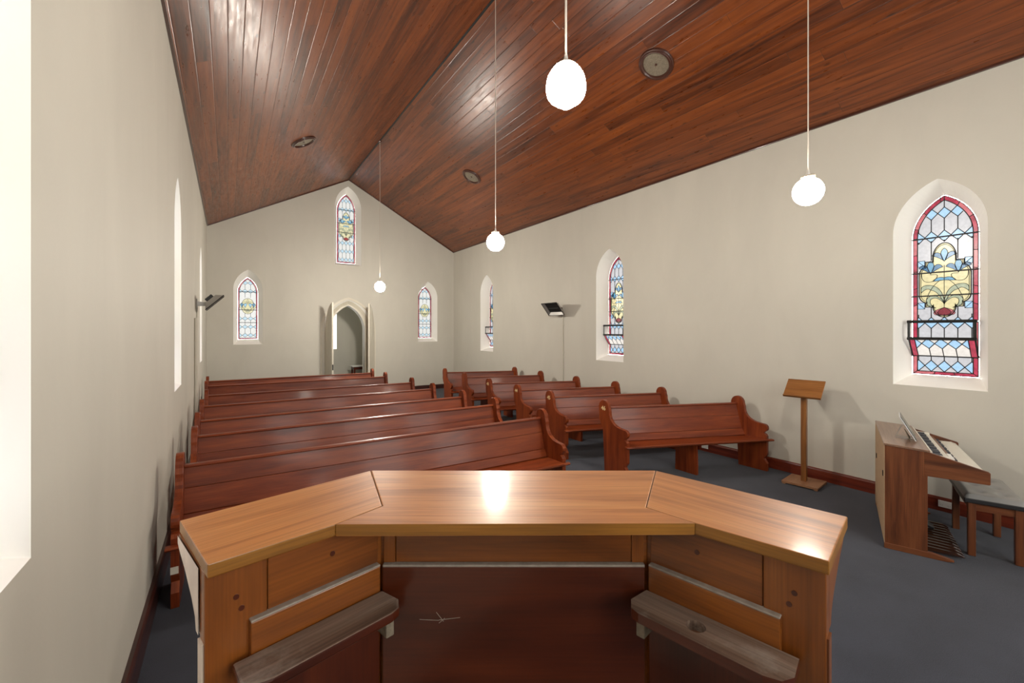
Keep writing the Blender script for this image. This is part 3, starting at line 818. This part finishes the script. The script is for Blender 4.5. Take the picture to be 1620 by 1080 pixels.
def offpath(pts, d):
    """offset an open path to its left (away from the reader)"""
    res = []
    for i in range(len(pts)):
        ns = []
        for a, b in ((i-1, i), (i, i+1)):
            if a < 0 or b >= len(pts): continue
            t = (pts[b]-pts[a]).normalized(); ns.append(V((-t.y, t.x)))
        n = sum(ns, V((0, 0))).normalized(); res.append(pts[i]+n*d/n.dot(ns[0]))
    return res
PATH = [wL, cL, cR, wR]
def panel(name, a, b, z0, z1, d0, d1, m, g=None, x0=0, x1=1, bevel=.002, parent=None):
    """board on the reader's side of the wall a-b: spans fractions x0..x1, thickness from d0 to d1 towards the reader"""
    t = (b-a); L = t.length; t.normalize(); n = V((t.y, -t.x))
    p = a+t*(L*x0); q = a+t*(L*x1)
    vs = [(p+n*d0), (q+n*d0), (q+n*d1), (p+n*d1)]
    mb = MB(); mb.prism([tuple(v) for v in vs], lambda A, B, d: V((A, B, d)), z0, z1, g=g or t.to_3d())
    return mb.build(name, m, parent or pul, bevel=bevel)
# outer walls: three boards mitred
OUT = offpath(PATH, .03)
for a, b, c, d in ((wL, cL, OUT[1], OUT[0]), (cL, cR, OUT[2], OUT[1]), (cR, wR, OUT[3], OUT[2])):
    mb = MB(); mb.prism([tuple(v) for v in (a, b, c, d)], lambda A, B, e: V((A, B, e)), 0, ZU, g=(b-a).to_3d())
    mb.build('body_panel', M['pbody'], pul, bevel=.001)
# inner faces
Lw = (cL-wL).length
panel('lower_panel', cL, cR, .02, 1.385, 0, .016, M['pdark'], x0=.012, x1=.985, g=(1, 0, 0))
panel('dusty_edge', cL, cR, 1.385, 1.391, 0, .017, M['dust'], x0=.012, x1=.985)
panel('stile', cL, cR, 1.392, ZU, 0, .006, M['pbody'], g=(0, 0, 1), x0=.012, x1=.055)
panel('rail_board', cL, cR, 1.392, ZU, 0, .0045, M['pbody'], x0=.057, x1=.938)
panel('stile', cL, cR, 1.392, ZU, 0, .006, M['pbody'], g=(0, 0, 1), x0=.94, x1=.985)
_c = cL.lerp(cR, .225); _m = MB()
for dx, dz, L_, an in ((-.028, -.002, .05, .05), (.0, .006, .03, .9), (.025, .001, .055, -.12), (.005, -.004, .02, -.7)):
    _m.box((_c.x+dx, _c.y-.0163, 1.25+dz), (L_, .0006, .0011), Matrix.Rotation(an, 3, 'Y'))
_m.build('scratch_mark', M['dust'], pul)
for a, b, s0 in ((wL, cL, 1), (wR, cR, -1)):
    if s0 < 0: a, b = cR, wR
    f = (lambda x: x) if s0 > 0 else (lambda x: 1-x)
    def P(name, x0, x1, z0, z1, d0, d1, m, g=None, parent=None):
        xs = sorted((f(x0), f(x1))); return panel(name, a, b, z0, z1, d0, d1, m, g, xs[0], xs[1], parent=parent)
    P('stile', .0, .29, .0, ZU, 0, .006, M['pbody'], (0, 0, 1))
    P('rail_board', .295, .97, 1.20, ZU, 0, .0045, M['pbody'])
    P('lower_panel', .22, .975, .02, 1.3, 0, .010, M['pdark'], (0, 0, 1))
    P('backing_board', .20, .965, 1.27, 1.392, 0, .020, M['pbody'])
    P('dusty_edge', .20, .965, 1.392, 1.397, 0, .021, M['dust'])
    # worn shelf
    t = (b-a).normalized(); n = V((t.y, -t.x)); L = (b-a).length
    def at(x, d): return a+t*(L*f(x))+n*d
    poly = [at(.11, .022), at(.975, .022), at(1.0, .085), at(.955, .115), at(.90, .122), at(.22, .122), at(.14, .112), at(.10, .085)]
    mb = MB(); tz = t.to_3d(); pl = [tuple(p) for p in poly]
    mb.loft([V((*p, 1.307)) for p in pl], [V((*p, 1.33)) for p in pl], 1, g=tz)
    if s0 < 0:
        hc = at(.60, .072); hole = [tuple(hc+V((math.cos(k*PI/12), math.sin(k*PI/12)))*.021) for k in range(24)]
        pl = [tuple(p) for p in poly]
        tr = tessellate_polygon([[V((*p, 0)) for p in pl], [V((*p, 0)) for p in hole]])
        flat = pl+hole
        for z in (1.307, 1.33): mb.add([V((*p, z)) for p in flat], tr, g=t.to_3d())
        mb.loft([V((*p, 1.307)) for p in hole], [V((*p, 1.33)) for p in hole], g=t.to_3d())
    else:
        tr = tessellate_polygon([[V((*p, 0)) for p in pl]])
        for z in (1.307, 1.33): mb.add([V((*p, z)) for p in pl], tr, g=tz)
    sh = mb.build('shelf', [M['pold'], M['pdark']], pul, bevel=.005 if s0 > 0 else 0, seg=2)
    if s0 < 0: sh['label'] = 'worn dusty shelf with a round cup hole'
    R2 = Matrix.Rotation(math.atan2(t.y, t.x), 3, 'Z')
    p = at(.93, .055); MB().box((p.x, p.y, 1.272), (.022, .07, .045), R2).build('shelf_bracket', M['vent'], sh, bevel=.003)
    p = at(.25, .055); MB().box((p.x, p.y, 1.272), (.022, .07, .045), R2).build('shelf_bracket', M['vent'], sh, bevel=.003)
    for z in (1.452, 1.425):
        p = at(.14 if z > 1.44 else .165, .006)
        q = p+n*.0018
        MB().tube([(p.x, p.y, z), (q.x, q.y, z)], .0055, 12).build('wooden_plug', M['pdark'], pul)
    p = at(.66, .0045); q = p+n*.0015
    MB().tube([(p.x, p.y, 1.464), (q.x, q.y, 1.464)], .006, 10).build('wooden_plug', M['pdark'], pul)
# cornice, outside panels and plinth
def sweep(prof, mats, name, base=0):
    paths = [[(p, z) for p in offpath(PATH, d)] for d, z in prof]
    n = len(prof)
    for si in range(3):
        mb = MB(); vs = []
        for k in (si, si+1): vs += [V((paths[j][k][0].x, paths[j][k][0].y, paths[j][k][1])) for j in range(n)]
        fs = [(j, (j+1) % n, n+(j+1) % n, n+j) for j in range(n)]+[tuple(range(n)), tuple(range(2*n-1, n-1, -1))]
        mb.add(vs, fs, 0, (PATH[si+1]-PATH[si]).to_3d())
        mb.build(name, mats[si] if isinstance(mats, list) else mats, pul)
sweep([(.0305, ZU-.0005), (.235, ZU-.0005), (.235, 1.502), (.215, 1.492), (.15, 1.468), (.09, 1.435), (.06, 1.41), (.052, 1.385), (.0305, 1.385)], [M['pbody']]*3, 'cornice')
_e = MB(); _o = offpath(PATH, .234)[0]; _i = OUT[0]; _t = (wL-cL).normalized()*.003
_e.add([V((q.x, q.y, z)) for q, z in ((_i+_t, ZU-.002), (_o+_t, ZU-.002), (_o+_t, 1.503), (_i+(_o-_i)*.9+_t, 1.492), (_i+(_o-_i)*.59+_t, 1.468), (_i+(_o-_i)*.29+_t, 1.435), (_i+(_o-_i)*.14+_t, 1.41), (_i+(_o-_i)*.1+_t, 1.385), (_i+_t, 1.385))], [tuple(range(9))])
_e.build('cornice_end_glare', M['pale'], pul)  # window glare on the left end, painted as a pale cap
sweep([(.0305, .0), (.07, .0), (.07, .16), (.055, .19), (.0305, .19)], M['pbody'], 'plinth')
for si, (fa, fb) in enumerate(((.07, .93), (.1, .9), (.07, .93))):
    a, b = OUT[si], OUT[si+1]
    for z0, z1 in ((.26, 1.33),):
        panel('raised_panel', a, b, z0, z1, -.014, .0, M['pbody'], x0=fa, x1=fb, g=(0, 0, 1), bevel=.008)
# board closing each wing end; left one carries window glare in its colour
for e0, e1, nm in ((wL, OUT[0], 1), (wR, OUT[3], -1)):
    d = (e1-e0); t = V((d.y, -d.x)).normalized()*(.004)
    c = (e0+e1)/2
    tw = ((wL-cL) if nm > 0 else (wR-cR)).normalized()
    c = c+tw*.002
    R3 = Matrix.Rotation(math.atan2(d.y, d.x), 3, 'Z')
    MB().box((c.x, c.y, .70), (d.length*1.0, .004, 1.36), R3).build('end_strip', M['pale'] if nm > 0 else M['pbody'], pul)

# ------------------------------------------------------------------ music lectern by the right wall
le = thing('music_stand', 'slim oak lectern stand with sloping desk and flat base by the right wall', 'lectern', (6.265, 2.56, 0), math.radians(7))
boxobj('base', (0, 0, .026), (.40, .40, .026), M['oakpale'], le, .003)
for sx in (-1, 1):
    for sy in (-1, 1): boxobj('foot', (sx*.175, sy*.175, .0065), (.04, .04, .013), M['oakpale'], le, .002)
boxobj('post', (0, 0, .62), (.062, .062, 1.165), M['oak'], le, .004, g=(0, 0, 1))
Rt = Matrix.Rotation(math.radians(-43), 3, 'Y')
boxobj('desk_board', (.0, 0, 1.24), (.29, .42, .018), M['oak'], le, .004, Rt, g=(0, 1, 0))
p = Rt @ V((-.150, 0, .006)); boxobj('desk_ledge', (p.x, 0, 1.24+p.z), (.016, .42, .034), M['oak'], le, .004, Rt, g=(0, 1, 0))
boxobj('bracket', (.012, 0, 1.19), (.075, .05, .06), M['oak'], le, .003)

# ------------------------------------------------------------------ electric organ
OA = math.atan2(.327, .945)
og = thing('electric_organ', 'brown veneer electric organ with ivory keyboards and foot pedals', 'organ', (5.04, 1.396, 0), OA)
WO, DO = 1.235, .285       # local x along the back, player towards -y
for sx in (.0, WO-.022):
    q = [(0, .045), (DO, .045), (DO, .925), (0, .945)]
    MB().prism(q, lambda a, b, d: V((d, -a, b)), sx, sx+.022, g=(0, 0, 1)).build('side_panel', M['organ'], og, bevel=.002)
    ck = [(.262, .715), (.655, .715), (.662, .72), (.662, .815), (.652, .823), (.30, .925), (.262, .925)]
    MB().prism(ck, lambda a, b, d: V((d, -a, b)), sx-.001, sx+.025, g=(0, 1, 0)).build('key_cheek', M['organ'], og, bevel=.003)
    ft = [(-.005, 0), (.40, 0), (.45, .012), (.45, .024), (.31, .05), (-.005, .05)]
    MB().prism(ft, lambda a, b, d: V((d, -a, b)), sx-.004, sx+.028, g=(0, 1, 0)).build('base_foot', M['organ'], og, bevel=.003)
bp = boxobj('back_panel', (WO/2, .0, .495), (WO-.004, .012, .89), M['organback'], og, .002, g=(0, 0, 1))
for x, z in ((.10, .66), (.98, .62)): boxobj('catch', (x, .008, z), (.03, .008, .05), M['blackmetal'], bp, .002)
MB().prism([(-.008, .945), (.30, .925), (.30, .943), (-.008, .963)], lambda a, b, d: V((d, -a, b)), -.006, WO+.006, g=(1, 0, 0)).build('top_panel', M['organtop'], og, bevel=.003)
boxobj('knee_panel', (WO/2, -DO+.02, .37), (WO-.05, .012, .62), M['organ'], og, .002)
MB().prism([(.262, .715), (.64, .715), (.64, .735), (.262, .735)], lambda a, b, d: V((d, -a, b)), .025, WO-.025, g=(1, 0, 0)).build('key_bed', M['organ'], og)
# stepped manuals
def manual(y0, y1, z, n, name, kd=.62):
    kb = MB().box((WO/2, -(y0+y1)/2, z-.012), (WO-.10, y1-y0, .024)).build(name, M['ivory'], og, bevel=.003)
    gr = MB()
    pitch = (WO-.10)/n
    me = None
    for i in range(1, n):
        x = .05+i*pitch
        if i % 7 in (0, 3): continue
        if me is None:
            k = MB().box((0, 0, 0), (pitch*.55, (y1-y0)*kd, .022)).build('black_key', M['keyb'], kb, bevel=.002); me = k
        else:
            k = me.copy(); COL.objects.link(k)
        k.location = (x, -(y0+(y1-y0)*(.03+kd/2)), z+.008)
    return kb
manual(.315, .435, .880, 26, 'upper_manual'); manual(.47, .60, .825, 26, 'lower_manual', .22)
MB().prism([(.30, .90), (.318, .90), (.318, .93), (.30, .945)], lambda a, b, d: V((d, -a, b)), .024, WO-.024).build('key_strip', M['ivory'], og)
MB().prism([(.435, .80), (.475, .80), (.47, .856), (.435, .872)], lambda a, b, d: V((d, -a, b)), .024, WO-.024).build('tab_rail', M['organ'], og)
MB().prism([(.60, .735), (.64, .735), (.64, .808), (.60, .822)], lambda a, b, d: V((d, -a, b)), .024, WO-.024).build('key_slip', M['ivory'], og)
for x in (.055, WO-.055): boxobj('key_block', (x, -.375, .885), (.06, .12, .02), M['ivory'], og, .003)
kn = None
for i in range(6):
    if kn is None: kn = boxobj('tab_switch', (0, 0, 0), (.02, .028, .018), M['white'], og, .003)
    else: kn = kn.copy(); COL.objects.link(kn)
    kn.location = (.10+i*.035, -.453, .870)
boxobj('pedal_frame', (.50, -.20, .045), (.80, .16, .06), M['black'], og, .004)
pd = None
for i in range(11):
    if pd is None:
        pd = MB().prism([(.20, .06), (.49, .05), (.53, .035), (.535, .02), (.20, .02)], lambda a, b, d: V((d, -a, b)), -.013, .013, g=(0, 1, 0)).build('pedal', M['pedal'] if 'pedal' in M else wood('pedal_wood', (.02, .008, .005), (.05, .02, .012), (.10, .05, .03), rough=.2, coat=.6), og, bevel=.005)
    else: pd = pd.copy(); COL.objects.link(pd)
    pd.location = (.13+i*.072, 0, 0)
boxobj('swell_pedal', (.60, -.30, .12), (.11, .20, .03), M['black'], og, .005, Matrix.Rotation(math.radians(22), 3, 'X'))

# tablet on its wire stand on top of the organ
R0 = Matrix.Rotation(OA, 3, 'Z')
tp = V((5.04, 1.396, 0))+R0 @ V((.40, -.19, .958))
tb = thing('tablet', 'silver backed tablet leaning on a wire stand on top of the organ', 'tablet', tp, OA)
Rl = Matrix.Rotation(math.radians(-28), 3, 'X')
def lp(x, y, z): return Rl @ V((x, y, z))
tb.rotation_euler.z = OA-.07
boxobj('case', lp(0, .004, .125)+V((0, -.06, .004)), (.30, .009, .245), M['silver'], tb, .003, Rl)
boxobj('screen', lp(0, -.003, .125)+V((0, -.06, .004)), (.29, .006, .235), M['screen'], tb, .002, Rl)
MB().prism([(-.11, .0), (.11, .0), (.0, .085)], lambda a, b, d: V((a, d+b*.45-.02, b)), .0, .006).build('stand_flap', M['vent'], tb)
mb = MB()
for s in (-1, 1): mb.tube([(s*.05, -.085, .004), (s*.05, .085, .004), (s*.025, .05, .10), (0, .035, .12)], .003, 6)
mb.build('wire_stand', M['steel'], tb)

# ------------------------------------------------------------------ organ stool
st = thing('organ_stool', 'wooden organ stool with buttoned black padded seat beside the right wall', 'stool', ((5.502+6.207)/2+.02, (.918+.862)/2+.01, 0), OA)
SW, SD = .70, .33
for sx in (-1, 1):
    for sy in (-1, 1):
        boxobj('leg', (sx*(SW/2-.025), sy*(SD/2-.025), .235), (.05, .05, .47), M['organ'], st, .004, g=(0, 0, 1))
for sy in (-1, 1): boxobj('apron', (0, sy*(SD/2-.02), .44), (SW-.05, .02, .07), M['organ'], st, .002)
for sx in (-1, 1): boxobj('apron', (sx*(SW/2-.02), 0, .44), (.02, SD-.05, .07), M['organ'], st, .002)
mb = MB(); nx, ny = 40, 24; vs = []; fs = []
BT = [(-.22, -.07), (-.22, .07), (0, -.07), (0, .07), (.22, -.07), (.22, .07)]
PW, PD = SW+.03, SD+.05
for j in range(ny+1):
    for i in range(nx+1):
        x = (i/nx-.5)*PW; y = (j/ny-.5)*PD
        ex = min(1, (PW/2-abs(x))/.04); ey = min(1, (PD/2-abs(y))/.04)
        z = .512+.04*math.sqrt(max(0, 1-(1-ex)**2))*math.sqrt(max(0, 1-(1-ey)**2))
        for bx, by in BT: z -= .022*math.exp(-((x-bx)**2+(y-by)**2)/(.035**2))
        vs.append((x, y, z))
for j in range(ny):
    for i in range(nx): fs.append((j*(nx+1)+i, j*(nx+1)+i+1, (j+1)*(nx+1)+i+1, (j+1)*(nx+1)+i))
mb.add(vs, fs)
pad = mb.build('seat_pad', M['leather'], st, smooth=True)
boxobj('pad_border', (0, 0, .492), (PW, PD, .042), M['leatherside'], pad, .008)
for bx, by in BT: MB().lathe([(.0, .006), (.008, .004), (.011, 0), (0, -.002)], (bx, by, .531), 12).build('button', M['leather'], pad, smooth=True)

# ------------------------------------------------------------------ power outlets on the skirting
def outlet(y, z, label, w=.115):
    t = thing('power_outlet', label, 'power outlet', (XR-.022, y, z))
    boxobj('plate', (-.006, 0, 0), (.012, w, .072), M['white'], t, .003)
    for s in (-1, 1):
        boxobj('switch', (-.013, s*.035, .018), (.006, .010, .016), M['white'], t, .001)
        for k, a in ((-.008, .5), (.008, -.5)): boxobj('pin_slot', (-.0121, s*.03+k, -.01), (.001, .0025, .009), M['black'], t, 0, Matrix.Rotation(a, 3, 'X'))
outlet(1.30, .085, 'white double power outlet on the red skirting behind the organ')
outlet(4.15, .085, 'white double power outlet on the skirting behind the pew numbered 46')

# ------------------------------------------------------------------ pendant lamps
def ceil_z(x): return ZR-abs(x-XM)*SL
def pendant(x, y, zc, label, school=False, tilt=0, r=.122, power=50):
    t = thing('pendant_lamp', label, 'pendant lamp', (x, y, ceil_z(x)), 0, 'pendant lamps hanging from the timber ceiling')
    dz = zc-ceil_z(x)
    MB().lathe([(0, .01), (.05, .01), (.05, -.02), (.02, -.045), (0, -.047)], (0, 0, 0), 20).build('ceiling_rose', M['ventrim'], t, smooth=True)
    top = dz+r*1.12
    MB().tube([(0, 0, -.04), (0, 0, top+.03)], .0052 if not school else .0062, 8).build('cord', M['cord'], t)
    Rr = Matrix.Rotation(tilt, 3, 'Y')
    MB().lathe([(.008, .065), (.012, .04), (.020, .02), (.022, .0)], (0, 0, top-.005), 16).build('cord_grip', M['white'], t, smooth=True)
    gs = .78 if school else .85
    MB().lathe([(a*gs, b) for a, b in [(.0, .012), (.045, .012), (.062, .004), (.066, -.006), (.060, -.028), (.056, -.028), (.056, -.004), (0, .004)]], (0, 0, top), 28, R=Rr).build('gallery', M['brass'], t, smooth=True)
    if school:
        pr = [(.42*r, 1.10*r), (.60*r, .98*r), (.77*r, .76*r), (.90*r, .52*r), (.97*r, .28*r), (1.0*r, 0), (.99*r, -.2*r), (.93*r, -.44*r), (.80*r, -.62*r), (.60*r, -.77*r), (.38*r, -.92*r), (.18*r, -1.05*r), (.05*r, -1.10*r), (0, -1.105*r)]
    else:
        pr = [(r*math.sin(a), r*math.cos(a)) for a in [math.radians(q) for q in range(24, 181, 6)]]
    MB().lathe(pr, (0, 0, dz), 36, R=Rr).build('globe', plain('opal_glass', (.9, .88, .82), .15, emit=(1.0, .925, .81), estr=power), t, smooth=True)
pendant(3.07, 10.44, 3.05, 'small round pendant lamp in front of the arched door wall, farthest of the four', power=145)
pendant(3.07, 5.05, 3.21, 'round pendant lamp hanging on a long cord above the middle of the aisle', power=95)
pendant(1.59, 1.85, 3.37, 'large schoolhouse pendant lamp with pointed bottom hanging above the pulpit', True, r=.112, power=36)
pendant(4.36, 1.75, 3.25, 'slightly tilted round pendant lamp nearest the right wall', False, math.radians(-14), power=32)

# ------------------------------------------------------------------ round ceiling vents
def vent(x, y, label):
    sg = 1 if x > XM else -1
    t = thing('ceiling_vent', label, 'ceiling vent', (x, y, ceil_z(x)), 0, 'round ceiling vents')
    t.rotation_euler = (0, sg*ang, 0)
    MB().lathe([(.172, -.004), (.178, -.030), (.190, -.040), (.205, -.038), (.212, -.026), (.226, -.024), (.236, -.012), (.238, 0.01), (.172, .01)], (0, 0, 0), 40).build('rim', M['ventrim'], t, smooth=True)
    gl = MB().lathe([(0, -.010), (.174, -.008), (.174, .005), (0, .005)], (0, 0, 0), 40).build('grille', M['vent'], t)
    MB().lathe([(0, -.022), (.014, -.020), (.018, -.008)], (0, 0, 0), 14).build('centre_knob', M['ventrim'], gl, smooth=True)
vent(1.20, 9.04, 'round ceiling vent on the left slope of the boarded ceiling')
vent(4.84, 9.05, 'small looking dark round vent on the right ceiling slope, the farther one')
vent(4.88, 3.80, 'round vent with pale grille on the right ceiling slope beside the large pendant lamp')

# ------------------------------------------------------------------ wall heaters on arms
def heater(loc, rz, label, arm, tilt, L=.46, Dp=.22, drop=2.2):
    """local x out of the wall, y along the wall"""
    t = thing('wall_heater', label, 'heater', loc, rz, 'radiant heaters on the side walls')
    boxobj('wall_plate', (.01, 0, 0), (.02, .09, .16), M['greypaint'], t)
    MB().prism([(0, -.045), (0, .045), (arm, .02), (arm, -.03)], lambda a, b, d: V((a, d, b)), -.025, .025).build('arm', M['steel'], t, bevel=.003)
    R = Matrix.Rotation(tilt, 3, 'Y'); c = V((arm+.10, 0, .02))
    def q(x, y, z): return c+R @ V((x, y, z))
    mb = MB()
    a, b = Dp*.5, L/2; a2, b2 = Dp*.28, L*.34
    rim = [(-a, -b, 0), (a, -b, 0), (a, b, 0), (-a, b, 0)]; inr = [(-a2, -b2, .085), (a2, -b2, .085), (a2, b2, .085), (-a2, b2, .085)]
    mb.loft([q(*p) for p in rim], [q(*p) for p in inr]); mb.add([q(*p) for p in inr], [(0, 1, 2, 3)])
    o = mb.build('reflector', M['alu'], t, recalc=True); sd = o.modifiers.new('thick', 'SOLIDIFY'); sd.thickness = .006; sd.offset = 0
    rm = MB()
    for p0, p1 in zip(rim, rim[1:]+rim[:1]): rm.tube([q(*p0), q(*p1)], .007, 6)
    rm.build('rim', M['blackmetal'], o)
    MB().tube([q(0, -b2, .035), q(0, b2, .035)], .013, 10).build('heating_element', M['blackmetal'], o)
    MB().box(q(.02, 0, .035), (Dp*.68, L*.74, .008), R).build('front_grille', M['blackmetal'], o)
    boxobj('control_box', q(0, 0, .115), (.13, .24, .055), M['blackmetal'], t, .004, R)
    for s in (-1, 1):
        MB().tube([V((arm-.02, s*.02, 0)), q(-a2, s*.10, .10)], .008, 6).build('yoke', M['steel'], t)
    cd = MB().tube([(.014, .05, -.05), (.014, .05, -drop)], .012, 8).build('conduit', M['creamtube'], t)
    for z in (-.35, -1.0, -1.7): boxobj('saddle_clip', (.012, .05, z), (.03, .05, .018), M['creamtube'], cd, .002)
heater((XR, 7.82, 2.47), PI, 'radiant heater on the right wall above the short pews, conduit below it', .19, math.radians(-50), L=.56, Dp=.36)
heater((XL, 9.2, 2.46), 0, 'radiant heater on the left wall above the long pews', .17, math.radians(-45), L=.42, Dp=.36)
# plain surface conduits on the left wall
tag(MB().tube([(XL+.024, 8.72, .18), (XL+.024, 8.72, 2.2)], .024, 10).build('wall_conduit', M['creamtube']), 'painted vertical conduit on the left wall beside the left heater', 'conduit')

# ------------------------------------------------------------------ light
W = bpy.data.worlds.new('world'); S.world = W; W.use_nodes = True
bg = W.node_tree.nodes['Background']; bg.inputs[0].default_value = (.75, .85, 1, 1); bg.inputs[1].default_value = 1.0

# ------------------------------------------------------------------ camera
cd = bpy.data.cameras.new('camera'); cam = bpy.data.objects.new('camera', cd); COL.objects.link(cam)
cam.location = (0, 0, 2.0); cam.rotation_euler = (PI/2, 0, -TH_CAM)
cd.sensor_width = 36; cd.sensor_fit = 'HORIZONTAL'; cd.lens = 678.35/1620*36
cd.shift_y = -(540-522.2)/1620
cd.clip_start = .05
S.camera = cam
S.view_settings.view_transform = 'Standard'; S.view_settings.look = 'None'; S.view_settings.gamma = 1; S.view_settings.use_curve_mapping = False
S.view_settings.exposure = 1.72
S.cycles.use_denoising = True
S.cycles.max_bounces = 10; S.cycles.diffuse_bounces = 6
S.cycles.sample_clamp_indirect = 6
